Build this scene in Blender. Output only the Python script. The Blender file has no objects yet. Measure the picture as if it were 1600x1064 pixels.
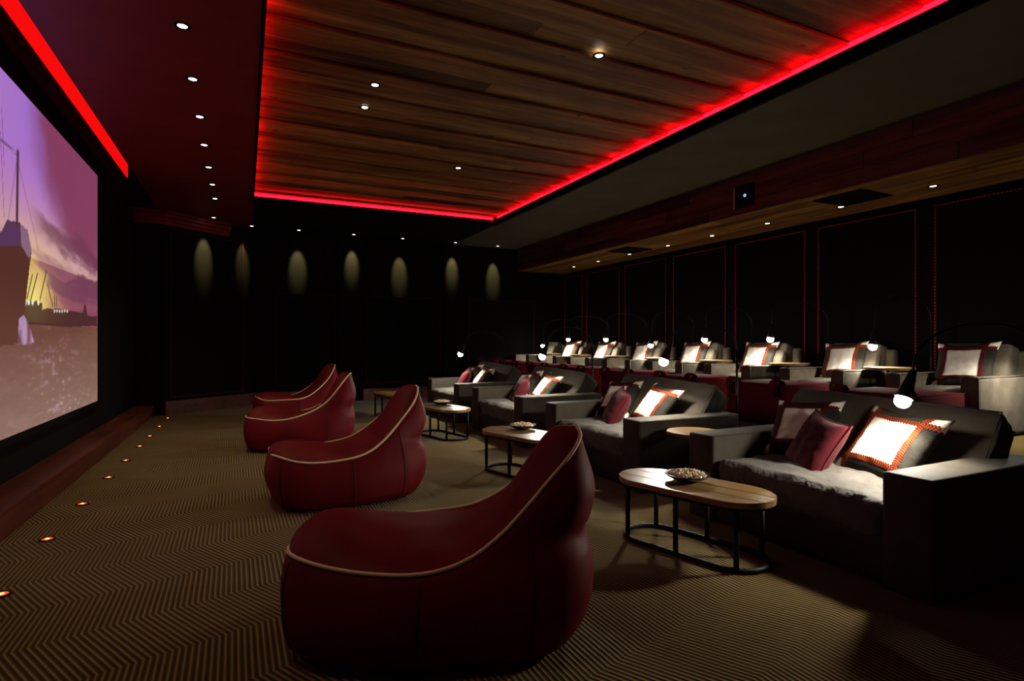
import bpy, bmesh, math, random
import numpy as np
from mathutils import Vector, Matrix
from math import sin, cos, pi, radians as R

# ------------------------------------------------------------------ camera, world, exposure
C = bpy.context.scene.collection
SC = bpy.context.scene
H = 1.30                                   # camera height in metres; layout below is written in units of it
F = 872.0                                  # focal length in pixels of a 1600 px wide frame
YAW = math.atan2(417.0, F)                 # view turned from the room's long axis (+Y) towards the seats (+X)
cam = bpy.data.cameras.new('camera'); cam.sensor_width = 36.0; cam.lens = 36.0*F/1600.0
cam.clip_start = 0.05; cam.clip_end = 100
camo = bpy.data.objects.new('camera', cam); C.objects.link(camo)
camo.location = (0, 0, H); camo.rotation_euler = (R(90), 0, -YAW)
SC.camera = camo
w = bpy.data.worlds.new('world'); SC.world = w; w.use_nodes = True
w.node_tree.nodes['Background'].inputs[0].default_value = (0, 0, 0, 1)
w.node_tree.nodes['Background'].inputs[1].default_value = 0.0
SC.view_settings.view_transform = 'Standard'; SC.view_settings.look = 'None'
SC.view_settings.gamma = 1.0; SC.view_settings.exposure = 0.0
SC.view_settings.use_curve_mapping = False
try:
    SC.cycles.use_denoising = True
    SC.cycles.max_bounces = 8; SC.cycles.diffuse_bounces = 5
    SC.cycles.sample_clamp_indirect = 4.0
    SC.cycles.caustics_reflective = False; SC.cycles.caustics_refractive = False
except Exception:
    pass

# light strengths (watts)
E_SOFA_LAMP = 66.0
E_CHAIR_LAMP = 58.0
E_LEFT = 27.0       # downlights over the screen aisle
E_PLANK = 13.0      # downlights in the timber ceiling
E_FAR = 300.0        # wall washers
E_RIGHT = 4.0       # downlights under the beam
L_LED = 16.0         # red strips
L_SCREEN = 0.9

def ray(u, v):
    """direction (world, relative to the camera) of a pixel of the 1600 x 1064 frame"""
    du = u-800.0
    return Vector((sin(YAW)*F+cos(YAW)*du, cos(YAW)*F-sin(YAW)*du, 532.0-v))
def on_z(u, v, z):
    d = ray(u, v); s = (z-H)/d.z; return Vector((d.x*s, d.y*s, z))
def on_x(u, v, x):
    d = ray(u, v); s = x/d.x; return Vector((x, d.y*s, H+d.z*s))
def on_y(u, v, y):
    d = ray(u, v); s = y/d.y; return Vector((d.x*s, y, H+d.z*s))

rng = random.Random(7)

# ------------------------------------------------------------------ helpers
MATS = {}
def mat(name, col=(.5, .5, .5), rough=.6, metal=0.0, spec=.5, emit=None, estr=1.0, coat=0.0, sheen=0.0):
    if name in MATS: return MATS[name]
    m = bpy.data.materials.new(name); m.use_nodes = True
    b = m.node_tree.nodes['Principled BSDF']
    b.inputs['Base Color'].default_value = (*col, 1); b.inputs['Roughness'].default_value = rough
    b.inputs['Metallic'].default_value = metal; b.inputs['Specular IOR Level'].default_value = spec
    if coat: b.inputs['Coat Weight'].default_value = coat; b.inputs['Coat Roughness'].default_value = .3
    if sheen: b.inputs['Sheen Weight'].default_value = sheen; b.inputs['Sheen Roughness'].default_value = .5
    if emit:
        b.inputs['Emission Color'].default_value = (*emit, 1); b.inputs['Emission Strength'].default_value = estr
    MATS[name] = m
    return m
def nt(m):
    t = m.node_tree
    return t, t.nodes, t.links, t.nodes['Principled BSDF']
def mth(t, op, a, b=None, c=None):
    n = t.nodes.new('ShaderNodeMath'); n.operation = op
    for i, x in enumerate((a, b, c)):
        if x is None: continue
        if isinstance(x, (int, float)): n.inputs[i].default_value = x
        else: t.links.new(x, n.inputs[i])
    return n.outputs[0]
def ramp(t, fac, stops, interp='LINEAR'):
    n = t.nodes.new('ShaderNodeValToRGB'); n.color_ramp.interpolation = interp
    el = n.color_ramp.elements
    while len(el) < len(stops): el.new(0.5)
    for e, (p, c) in zip(el, stops): e.position = p; e.color = (*c, 1)
    t.links.new(fac, n.inputs[0]); return n.outputs[0]
def noise(t, vec, scale, detail=4, rough=.55):
    n = t.nodes.new('ShaderNodeTexNoise'); n.inputs['Scale'].default_value = scale
    n.inputs['Detail'].default_value = detail; n.inputs['Roughness'].default_value = rough
    if vec is not None: t.links.new(vec, n.inputs['Vector'])
    return n.outputs['Fac']
def bump(t, b, h, strength=.3, dist=.01):
    n = t.nodes.new('ShaderNodeBump'); n.inputs['Strength'].default_value = strength; n.inputs['Distance'].default_value = dist
    t.links.new(h, n.inputs['Height']); t.links.new(n.outputs[0], b.inputs['Normal'])
def coords(t, kind='Object', scale=(1, 1, 1), rot=(0, 0, 0)):
    n = t.nodes.new('ShaderNodeTexCoord'); mp = t.nodes.new('ShaderNodeMapping')
    mp.inputs['Scale'].default_value = scale; mp.inputs['Rotation'].default_value = rot
    t.links.new(n.outputs[kind], mp.inputs[0]); return mp.outputs[0]

def noisy(name, c1, c2, scale=8, rough=.7, bs=.2, bd=.005, sheen=0, coat=0, spec=.4, detail=5, fine=None):
    """a two-tone noisy material with fine relief"""
    if name in MATS: return MATS[name]
    m = mat(name, c1, rough, sheen=sheen, coat=coat, spec=spec); t, N, L, b = nt(m)
    v = coords(t); f = noise(t, v, scale, detail)
    L.new(ramp(t, f, [(.32, c1), (.68, c2)]), b.inputs['Base Color'])
    bump(t, b, noise(t, v, fine or scale*6, 4), bs, bd)
    return m
def wood(name, dark, mid, light, axis='x', rough=.6, grain=1.0, bs=.35, coat=0):
    if name in MATS: return MATS[name]
    m = mat(name, mid, rough, coat=coat, spec=.35); t, N, L, b = nt(m)
    oi = N.new('ShaderNodeObjectInfo')
    sc = {'x': (1.2, 14, 14), 'y': (14, 1.2, 14)}[axis]
    tc = N.new('ShaderNodeTexCoord'); mp = N.new('ShaderNodeMapping'); mp.inputs['Scale'].default_value = [s*grain for s in sc]
    cx = N.new('ShaderNodeCombineXYZ')
    for i in range(3): L.new(mth(t, 'MULTIPLY', oi.outputs['Random'], 37.0+11*i), cx.inputs[i])
    L.new(tc.outputs['Object'], mp.inputs[0]); L.new(cx.outputs[0], mp.inputs[1])
    f1 = noise(t, mp.outputs[0], 1.0, 8, .65)
    mp2 = N.new('ShaderNodeMapping'); mp2.inputs['Scale'].default_value = [s*.32*grain for s in sc]
    L.new(tc.outputs['Object'], mp2.inputs[0]); L.new(cx.outputs[0], mp2.inputs[1])
    f2 = noise(t, mp2.outputs[0], 1.0, 3, .5)
    # knots
    vo = N.new('ShaderNodeTexVoronoi'); vo.inputs['Scale'].default_value = 1.0
    mp3 = N.new('ShaderNodeMapping'); mp3.inputs['Scale'].default_value = {'x': (2.2, 5, 5), 'y': (5, 2.2, 5)}[axis]
    L.new(tc.outputs['Object'], mp3.inputs[0]); L.new(cx.outputs[0], mp3.inputs[1]); L.new(mp3.outputs[0], vo.inputs['Vector'])
    kn = mth(t, 'LESS_THAN', vo.outputs['Distance'], .075)
    mix = mth(t, 'ADD', mth(t, 'MULTIPLY', f1, .6), mth(t, 'MULTIPLY', f2, .4))
    mix = mth(t, 'ADD', mix, mth(t, 'MULTIPLY', mth(t, 'SUBTRACT', oi.outputs['Random'], .5), .16))
    mix = mth(t, 'SUBTRACT', mix, mth(t, 'MULTIPLY', kn, .25))
    L.new(ramp(t, mix, [(.34, dark), (.5, mid), (.64, light)]), b.inputs['Base Color'])
    bump(t, b, f1, bs, .006)
    return m

def finish(name, bm, m, parent=None, smooth=False, loc=None, rot=None):
    bmesh.ops.recalc_face_normals(bm, faces=bm.faces)
    me = bpy.data.meshes.new(name); bm.to_mesh(me); bm.free()
    if m:
        for x in (m if isinstance(m, (list, tuple)) else [m]): me.materials.append(x)
    if smooth:
        for p in me.polygons: p.use_smooth = True
    o = bpy.data.objects.new(name, me); C.objects.link(o)
    if parent is not None: o.parent = parent
    if loc is not None: o.location = loc
    if rot is not None: o.rotation_euler = rot
    return o
def box(name, x, y, z, m, parent=None, bev=0.0, seg=2, loc=None, rot=None, smooth=None):
    bm = bmesh.new(); bmesh.ops.create_cube(bm, size=1)
    for v in bm.verts:
        v.co = Vector((x[0] if v.co.x < 0 else x[1], y[0] if v.co.y < 0 else y[1], z[0] if v.co.z < 0 else z[1]))
    if bev: bmesh.ops.bevel(bm, geom=bm.edges[:], offset=bev, segments=seg, profile=.5, affect='EDGES')
    return finish(name, bm, m, parent, bool(bev) if smooth is None else smooth, loc, rot)
def add_tube(bm, pts, r, n=8, closed=False, cap=True):
    pts = [Vector(p) for p in pts]; k = len(pts); rings = []
    rr = r if isinstance(r, (list, tuple)) else [r]*k
    prev = None
    for i, p in enumerate(pts):
        a = pts[(i-1) % k] if (closed or i > 0) else p
        b = pts[(i+1) % k] if (closed or i < k-1) else p
        tdir = (b-a).normalized()
        if prev is None:
            up = Vector((0, 0, 1)) if abs(tdir.z) < .9 else Vector((1, 0, 0))
            n1 = tdir.cross(up).normalized()
        else:
            n1 = (prev - tdir*prev.dot(tdir)).normalized()
        prev = n1; n2 = tdir.cross(n1)
        rings.append([bm.verts.new(p + (n1*cos(2*pi*j/n)+n2*sin(2*pi*j/n))*rr[i]) for j in range(n)])
    m_ = k if closed else k-1
    for i in range(m_):
        A, B = rings[i], rings[(i+1) % k]
        # for closed loops align the last ring
        off = 0
        if closed and i == k-1:
            off = min(range(n), key=lambda q: sum((A[j].co-B[(j+q) % n].co).length for j in range(n)))
        for j in range(n):
            bm.faces.new((A[j], A[(j+1) % n], B[(j+1+off) % n], B[(j+off) % n]))
    if cap and not closed:
        bm.faces.new(rings[0][::-1]); bm.faces.new(rings[-1])
def tube(name, pts, r, m, parent=None, n=8, closed=False, loc=None, rot=None):
    bm = bmesh.new(); add_tube(bm, pts, r, n, closed); return finish(name, bm, m, parent, True, loc, rot)
def lathe(name, prof, m, parent=None, n=20, loc=None, rot=None, smooth=True):
    """profile of (radius, z), closed at both ends"""
    bm = bmesh.new(); rings = []
    for r, z in prof:
        if r < 1e-6: rings.append([bm.verts.new((0, 0, z))])
        else: rings.append([bm.verts.new((r*cos(2*pi*j/n), r*sin(2*pi*j/n), z)) for j in range(n)])
    for A, B in zip(rings, rings[1:]):
        for j in range(n):
            a = [A[j % len(A)], A[(j+1) % len(A)], B[(j+1) % len(B)], B[j % len(B)]]
            a = list(dict.fromkeys(a))
            if len(a) > 2: bm.faces.new(a)
    if len(rings[0]) > 1: bm.faces.new(rings[0][::-1])
    if len(rings[-1]) > 1: bm.faces.new(rings[-1])
    return finish(name, bm, m, parent, smooth, loc, rot)
def prism(name, outline, z0, z1, m, parent=None, bev=0, loc=None, rot=None, smooth=False):
    bm = bmesh.new()
    vs = [bm.verts.new((x, y, z0)) for x, y in outline]; f = bm.faces.new(vs)
    ex = bmesh.ops.extrude_face_region(bm, geom=[f])
    for v in [g for g in ex['geom'] if isinstance(g, bmesh.types.BMVert)]: v.co.z = z1
    if bev:
        es = [e for e in bm.edges if abs(e.verts[0].co.z-e.verts[1].co.z) < 1e-6]
        bmesh.ops.bevel(bm, geom=es, offset=bev, segments=2, profile=.5, affect='EDGES')
    return finish(name, bm, m, parent, smooth, loc, rot)
def thing(name, label, cat, loc=(0, 0, 0), rotz=0, group=None):
    o = bpy.data.objects.new(name, None); C.objects.link(o); o.empty_display_size = .1
    o.location = loc; o.rotation_euler = (0, 0, rotz); o['label'] = label; o['category'] = cat
    if group: o['group'] = group
    return o
def tag(o, label, cat, group=None):
    o['label'] = label; o['category'] = cat
    if group: o['group'] = group
    return o
def struct(o, label=None):
    o['kind'] = 'structure'
    if label: o['label'] = label
    return o
def copy_tree(o, parent=None):
    c = o.copy(); C.objects.link(c); c.parent = parent
    for ch in list(o.children): copy_tree(ch, c)
    return c
def light(name, kind, energy, col, parent, loc, size=.02, angle=60, blend=.6, aim=None, rot=None):
    d = bpy.data.lights.new(name, kind); d.energy = energy; d.color = col
    d.shadow_soft_size = size
    if kind == 'SPOT': d.spot_size = R(angle); d.spot_blend = blend
    o = bpy.data.objects.new(name, d); C.objects.link(o); o.parent = parent; o.location = loc
    if aim is not None: o.rotation_euler = (Vector(aim)).to_track_quat('-Z', 'Y').to_euler()
    return o
def hsh(x, y, z, s=1.0):
    """cheap smooth wrinkle function"""
    return (sin(x*7.1*s+1.3*sin(y*5.3*s+2))+sin(y*8.7*s+1.7*sin(z*6.1*s+x*3))+sin(z*9.3*s+1.1*sin(x*4.7*s)))/3

# ------------------------------------------------------------------ materials
m_black = mat('black_paint', (.004, .004, .004), .85, spec=.15)
m_wallfab = noisy('black_wall_fabric', (.0055, .005, .0045), (.009, .008, .007), 60, .95, .2, .002, spec=.05)
m_panel = noisy('black_felt_panel', (.0050, .0045, .0045), (.008, .007, .0065), 80, .95, .2, .002, spec=.05)
m_red_ceil = noisy('oxblood_ceiling_paint', (.17, .012, .011), (.21, .016, .014), 3, .5, .05, .002, spec=.3)
m_grey_ceil = noisy('olive_grey_ceiling_paint', (.105, .098, .078), (.125, .118, .094), 2, .8, .05, .002, spec=.2)
m_plank = wood('reclaimed_timber', (.050, .019, .005), (.20, .098, .024), (.42, .245, .072), 'x', .6, 1.0, .5)
m_plank_y = wood('beam_timber', (.050, .020, .006), (.24, .120, .034), (.50, .29, .090), 'y', .6, 1.0, .6)
m_fascia = wood('dark_beam_timber', (.022, .007, .004), (.075, .027, .013), (.15, .065, .030), 'y', .6, 1.0, .7)
m_stage = wood('red_stained_timber', (.05, .010, .006), (.10, .020, .012), (.16, .038, .020), 'y', .45, 1.0, .3)
m_top = wood('table_oak', (.085, .042, .014), (.22, .125, .045), (.36, .22, .085), 'y', .35, 1.3, .12, coat=.25)
m_iron = mat('black_iron', (.004, .004, .004), .55, metal=.0, spec=.2)
m_lampblk = mat('lamp_black', (.003, .003, .003), .45, spec=.3)
m_leather = noisy('maroon_leather', (.125, .0026, .0062), (.150, .0034, .0078), 3, .58, .12, .002, spec=.16, fine=220)
m_seam = mat('dark_maroon_thread', (.045, .003, .004), .7)
m_piping = mat('cream_piping', (.86, .70, .46), .5)
m_velvet = noisy('charcoal_velvet', (.038, .031, .021), (.064, .052, .036), 6, .75, .25, .004, sheen=.05, spec=.25)
m_velvet2 = noisy('grey_seat_velvet', (.085, .078, .066), (.13, .12, .105), 7, .75, .8, .030, sheen=.08, spec=.25, fine=14)
m_taupe = noisy('taupe_suede', (.070, .057, .038), (.118, .098, .067), 7, .85, .3, .004, sheen=.05, spec=.2)
m_taupe_edge = mat('dark_taupe_piping', (.035, .028, .02), .7)
m_ottoman = noisy('maroon_suede', (.085, .005, .009), (.11, .007, .012), 6, .85, .25, .004, spec=.03)
m_wool = noisy('cream_wool', (.72, .66, .55), (.86, .81, .70), 14, .95, .6, .005, spec=.05, fine=55)
m_char = noisy('charcoal_wool', (.018, .016, .013), (.032, .029, .024), 14, .95, .5, .005, spec=.05)
m_maroonwool = noisy('maroon_wool', (.060, .0055, .009), (.085, .008, .013), 40, .9, .5, .004, sheen=.06, spec=.1, fine=260)
m_bowl = mat('black_ceramic', (.006, .006, .007), .2, spec=.5)
m_popcorn = noisy('popcorn', (.70, .50, .22), (.95, .86, .66), 60, .9, .2, .002)
m_white = mat('white_paint', (.7, .7, .68), .6)
m_chrome = mat('satin_metal', (.25, .25, .25), .3, metal=1)
m_lens = mat('lit_lens', (1, 1, 1), .4, emit=(1, .97, .86), estr=9)
m_bulb = mat('lit_bulb', (1, 1, 1), .4, emit=(1, .95, .82), estr=115)
m_led = mat('red_led', (.2, 0, 0), .5, emit=(1, .0015, .006), estr=L_LED)
m_led_screen = mat('red_led_screen', (.2, 0, 0), .5, emit=(1, .004, .004), estr=.9)
m_floorled = mat('red_floor_lens', (.3, .02, .01), .3, emit=(1, .06, .02), estr=1.6)
m_floorhot = mat('orange_floor_bulb', (.3, .1, .02), .3, emit=(1, .35, .10), estr=5)
m_proj = mat('projector_light', (.2, .2, .4), .3, emit=(.45, .45, 1), estr=1.0)

def stitched(name, c1, c2):
    """band of herringbone hand stitching, UV: u along the band in metres, v across 0..1"""
    if name in MATS: return MATS[name]
    m = mat(name, c1, .9, spec=.05); t, N, L, b = nt(m)
    tc = N.new('ShaderNodeTexCoord'); sp = N.new('ShaderNodeSeparateXYZ'); L.new(tc.outputs['UV'], sp.inputs[0])
    a = mth(t, 'ABSOLUTE', mth(t, 'SUBTRACT', sp.outputs[1], .5))
    ph = mth(t, 'ADD', mth(t, 'MULTIPLY', sp.outputs[0], 62.0), mth(t, 'MULTIPLY', a, 1.6))
    st = mth(t, 'GREATER_THAN', mth(t, 'FRACT', ph), .45)
    L.new(ramp(t, st, [(.0, c2), (1.0, c1)]), b.inputs['Base Color'])
    bump(t, b, mth(t, 'FRACT', ph), .6, .004)
    return m
m_band = stitched('rust_stitched_band', (.22, .040, .013), (.045, .008, .004))
m_band_red = stitched('maroon_stitched_band', (.10, .012, .010), (.030, .004, .004))
def braid():
    m = mat('red_braid', (.12, .008, .010), .8, spec=.1); t, N, L, b = nt(m)
    tc = N.new('ShaderNodeTexCoord'); sp = N.new('ShaderNodeSeparateXYZ'); L.new(tc.outputs['Object'], sp.inputs[0])
    s = mth(t, 'ADD', mth(t, 'ADD', sp.outputs[0], sp.outputs[1]), sp.outputs[2])
    f = mth(t, 'FRACT', mth(t, 'MULTIPLY', s, 26.0))
    L.new(ramp(t, f, [(.0, (.55, .035, .045)), (.5, (.45, .028, .038)), (.62, (.012, .003, .003)), (1, (.012, .003, .003))]), b.inputs['Base Color'])
    return m
m_braid = braid()
m_braid_dim = mat('dim_red_braid', (.055, .005, .007), .9, spec=.05)  # darker copy of the red braid: dimness of far and corner walls in its colour

# ------------------------------------------------------------------ carpet
def carpet_mat():
    m = mat('chevron_carpet', (.2, .15, .07), .95, spec=.05, sheen=.15); t, N, L, b = nt(m)
    tc = N.new('ShaderNodeTexCoord'); mp = N.new('ShaderNodeMapping'); mp.inputs['Rotation'].default_value = (0, 0, R(-15))
    L.new(tc.outputs['Object'], mp.inputs[0])
    sp = N.new('ShaderNodeSeparateXYZ'); L.new(mp.outputs[0], sp.inputs[0])
    q = mth(t, 'ADD', sp.outputs[1], .66)
    tri = mth(t, 'PINGPONG', q, .42)
    ph = mth(t, 'ADD', sp.outputs[0], mth(t, 'MULTIPLY', tri, .25))
    wv = mth(t, 'SINE', mth(t, 'MULTIPLY', ph, 2*pi/.0255))
    k = mth(t, 'POWER', mth(t, 'MULTIPLY_ADD', wv, .5, .5), 1.7)
    n1 = noise(t, tc.outputs['Object'], 1.6, 4)
    n2 = noise(t, tc.outputs['Object'], 90, 3)
    k2 = mth(t, 'ADD', mth(t, 'MULTIPLY', k, .7), mth(t, 'ADD', mth(t, 'MULTIPLY', n1, .22), mth(t, 'MULTIPLY', n2, .12)))
    L.new(ramp(t, k2, [(.15, (.036, .020, .003)), (.50, (.125, .082, .019)), (.85, (.275, .195, .058))]), b.inputs['Base Color'])
    bump(t, b, k, .9, .006)
    return m
m_carpet = carpet_mat()

# ------------------------------------------------------------------ room shell
XS = -1.31*H          # screen wall
XW = 5.72*H           # wall behind the armchairs
YF = 9.55*H           # far wall
YB = -2.6*H           # wall behind the camera
ZC = 2.73*H           # soffit height
ZP = ZC+.17           # underside of the timber planks
ZT = ZC+.62           # top of everything
X0, X1, Y0, Y1 = .10*H, 3.38*H, YB+.6, 7.68*H       # timber recess
XB, ZB = 4.68*H, 2.32*H                              # beam: front edge, underside
XTR = -1.04*H                                       # edge of the red ceiling next to the screen trough
T = .12
floor = struct(box('floor', (XS-T, XW+T), (YB-T, YF+T), (-T, 0), m_carpet), 'brown carpet with raised chevron ribs')
struct(box('wall_screen', (XS-T, XS), (YB, YF), (0, ZT), m_black), 'black wall around the projection screen')
struct(box('wall_seats', (XW, XW+T), (YB, YF), (0, ZT), m_wallfab), 'black panelled wall behind the armchairs')
struct(box('wall_far', (XS-T, XW+T), (YF, YF+T), (0, ZT), m_wallfab), 'black panelled far wall')
struct(box('wall_back', (XS-T, XW+T), (YB-T, YB), (0, ZT), m_wallfab), 'black wall behind the rows')
wf = bpy.data.objects['wall_far']; ws = bpy.data.objects['wall_seats']

ceil = struct(box('ceiling', (XS-T, XW+T), (YB-T, YF+T), (ZT, ZT+.1), m_black), 'timber boarded ceiling with dark soffits')
box('soffit', (XTR, X0), (YB, YF), (ZC, ZC+.10), m_red_ceil, ceil)
box('soffit', (X0, X1), (Y1, YF), (ZC, ZC+.10), m_black, ceil)
box('soffit', (X0, X1), (YB, Y0), (ZC, ZC+.10), m_black, ceil)
box('soffit', (X1, XB+.02), (YB, YF), (ZC, ZC+.10), m_grey_ceil, ceil)
# black lips round the timber recess
LW = .03
box('recess_lip', (X0-LW, X0), (Y0-LW, Y1+LW), (ZC-.012, ZC+.11), m_black, ceil)
box('recess_lip', (X1, X1+LW), (Y0-LW, Y1+LW), (ZC-.012, ZC+.11), m_black, ceil)
box('recess_lip', (X0, X1), (Y1, Y1+LW), (ZC-.012, ZC+.04), m_black, ceil)
box('recess_lip', (X0, X1), (Y0-LW, Y0), (ZC-.012, ZC+.11), m_black, ceil)
# planks run across the room, laid board on board
PW = .272
y = Y0-.15; i = 0
while y < Y1+.16:
    lvl = 0 if i % 2 == 0 else .032
    wd = PW+(.05 if lvl else .0)+rng.uniform(-.02, .02)
    cuts = [X0-.16, X1+.16]
    if rng.random() < .45: cuts.insert(1, rng.uniform(X0+.8, X1-.6))
    for a, b_ in zip(cuts, cuts[1:]):
        o = box('plank', (a+.001, b_-.001), (-wd/2, wd/2), (0, .030), m_plank, ceil, .004, 1, smooth=False)
        o.location = (0, y+rng.uniform(-.006, .006), ZP+lvl+rng.uniform(-.004, .004)); o.rotation_euler = (R(rng.uniform(-.5, .5)), 0, R(rng.uniform(-.12, .12)))
    y += PW; i += 1

# red strips inside the recess (glow on the board ends), one per side
def strip(name, label, x, y, z, m=None):
    o = thing(name, label, 'light strip', ((x[0]+x[1])/2, (y[0]+y[1])/2, z[0]), 0, 'red light strips of the ceiling')
    lx, ly, lz = (x[1]-x[0])/2, (y[1]-y[0])/2, z[1]-z[0]
    box('diffuser', (-lx, lx), (-ly, ly), (0, lz), m or m_led, o)
    return o
strip('led_strip', 'red light strip along the timber ceiling edge facing the screen', (X0-.075, X0-.045), (Y0, Y1), (ZC+.100, ZC+.135))
strip('led_strip', 'red light strip along the timber ceiling edge above the sofas', (X1+.06, X1+.075), (Y0, Y1), (ZC+.118, ZC+.185))
strip('led_strip', 'broad red light strip at the far end of the timber ceiling', (X0, X1), (Y1+.08, Y1+.095), (ZC+.05, ZC+.165))

# beam with timber fascia and underside
beam = struct(box('trim_1', (XB+.03, XW), (YB, YF), (ZB+.035, ZT), m_black), 'timber clad beam over the armchairs')
ny = 5; L_ = (YF-YB)/ny
for r_, (za, zb) in enumerate([(ZB, ZB+.165), (ZB+.167, ZB+.34), (ZB+.342, ZC+.0)]):
    off = [0, .9, .4][r_]
    ys = [YB]+[YB+L_*k+off for k in range(1, ny)]+[YF]
    for a, b_ in zip(ys, ys[1:]):
        o = box('fascia_board', (0, .03), (-(b_-a)/2+.002, (b_-a)/2-.002), (0, zb-za), m_fascia, beam, .004, 1, smooth=False)
        o.location = (XB+rng.uniform(-.006, .003), (a+b_)/2, za)
nb = 6; bw = (XW-XB-.03)/nb
for k in range(nb):
    ys = [YB, YB+3.1+rng.uniform(-1, 1), YB+8.6+rng.uniform(-1.2, 1.2), YF]
    for a, b_ in zip(ys, ys[1:]):
        o = box('soffit_board', (-bw/2+.0015, bw/2-.0015), (-(b_-a)/2+.001, (b_-a)/2-.001), (0, .03), m_plank_y, beam, .003, 1, smooth=False)
        o.location = (XB+.03+bw*(k+.5), (a+b_)/2, ZB+rng.uniform(0, .004))

# stage under the screen
st = struct(box('stage', (XS, -1.10*H), (YB, 8.72*H), (0, .155), m_black), 'low dark red timber stage under the screen')
for k in range(5):
    a = YB+(8.72*H-YB)*k/5; b_ = YB+(8.72*H-YB)*(k+1)/5
    o = box('top_board', (XS, -1.10*H+.012), (-(b_-a)/2+.0015, (b_-a)/2-.0015), (0, .03), m_stage, st, .004, 1, smooth=False); o.location = (0, (a+b_)/2, .156)
    o = box('riser_board', (0, .014), (-(b_-a)/2+.0015, (b_-a)/2-.0015), (0, .154), m_stage, st, .003, 1, smooth=False); o.location = (-1.10*H, (a+b_)/2, .001)

# seating platform with two steps hidden behind the sofas
struct(box('platform', (3.62*H, XW), (YB, YF), (0, .39), m_carpet), 'raised carpeted platform carrying the armchairs')
struct(box('platform_step', (3.42*H, 3.62*H), (YB, YF), (0, .19), m_carpet), 'carpeted step in front of the platform')

for x_, z0_, z1_, pn in ((3.62*H, .19, .39, 'platform'), (3.42*H, 0, .19, 'platform_step')):
    box('riser_board', (x_-.012, x_), (YB+.01, YF-.01), (z0_+.002, z1_-.004), m_stage, bpy.data.objects[pn], .003, 1, smooth=False)

# splayed corner wall between the screen and the far wall, with a pilaster and cornice
cA = Vector((-.98*H, 8.72*H, 0)); cB = Vector((.06*H, YF, 0))
cd = (cB-cA); clen = cd.length; cang = math.atan2(cd.y, cd.x)
cw = struct(box('wall_corner', (0, clen+.1), (0, .1), (0, ZC), m_wallfab, loc=cA, rot=(0, 0, cang)), 'splayed black panelled corner wall')
struct(box('wall_pier', (XS, -.98*H), (8.72*H, YF), (0, ZC), m_wallfab), 'black pier next to the screen')
cor = thing('cornice', 'stepped dark red cornice on top of the corner pier', 'cornice', (0, 0, 0)); cor['kind'] = 'structure'
for k in range(4):
    e = .035+.030*k
    out = [(XS, 8.72*H-e), (-.98*H+e*.4, 8.72*H-e), (cA.x+cos(cang)*1.25+sin(cang)*e, cA.y+sin(cang)*1.25-cos(cang)*e), (cA.x+cos(cang)*1.25, cA.y+sin(cang)*1.25), (-.98*H, 8.72*H), (XS, 8.72*H)]
    prism('moulding', out, ZC-.24+.06*k, ZC-.24+.06*k+.058, m_red_ceil, cor)

def panel(parent, name, a, b, z0, z1, face, pos, m=m_panel, br=None):
    """felt panel on a wall with a red braid round it; face 'x' = on a wall facing -X at x=pos, 'y' = on a wall facing -Y at y=pos"""
    t = .022; s = .016; e = .010
    def bx(nm, a_, b_, za, zb, th, mm, par):
        if face == 'x': return box(nm, (pos-th, pos), (a_, b_), (za, zb), mm, par)
        return box(nm, (a_, b_), (pos-th, pos), (za, zb), mm, par)
    p = bx(name, a, b, z0, z1, t, m, parent)
    for (a_, b_, za, zb) in ((a, a+s, z0, z1), (b-s, b, z0, z1), (a+s, b-s, z1-s, z1), (a+s, b-s, z0, z0+s)):
        bx('braid', a_, b_, za, zb, t+e, br or m_braid, p)
    return p
# wall behind the armchairs
PZ0, PZ1 = .74*H, 2.24*H
for k in range(-3, 6):
    yc0 = (3.02+1.155*k)*H+.10; yc1 = (3.02+1.155*(k+1))*H-.10
    if yc0 < YB: continue
    panel(ws, 'felt_panel', yc0, min(yc1, YF-.05), PZ0, PZ1, 'x', XW)
# far wall
for a, b_ in ((430, 524), (571, 688), (730, 834)):
    xa = on_y(a, 500, YF).x; xb = on_y(b_, 500, YF).x
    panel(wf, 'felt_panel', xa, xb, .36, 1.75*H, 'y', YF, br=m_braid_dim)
for a, b_ in ((524, 571), (688, 730)):
    xa = on_y(a+4, 500, YF).x; xb = on_y(b_-4, 500, YF).x
    box('pilaster', (xa, xb), (YF-.05, YF), (.0, ZC-.002), m_wallfab, wf)
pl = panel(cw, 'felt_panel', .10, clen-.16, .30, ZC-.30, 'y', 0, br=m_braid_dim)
struct(box('baseboard_far', (.06*H, 3.42*H), (YF-.05, YF), (0, .24), m_stage), 'dark red timber skirting of the far wall')
struct(box('baseboard_corner', (0, clen), (-.05, 0), (0, .24), m_stage, loc=cA, rot=(0, 0, cang)), 'dark red timber skirting of the corner wall')

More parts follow.
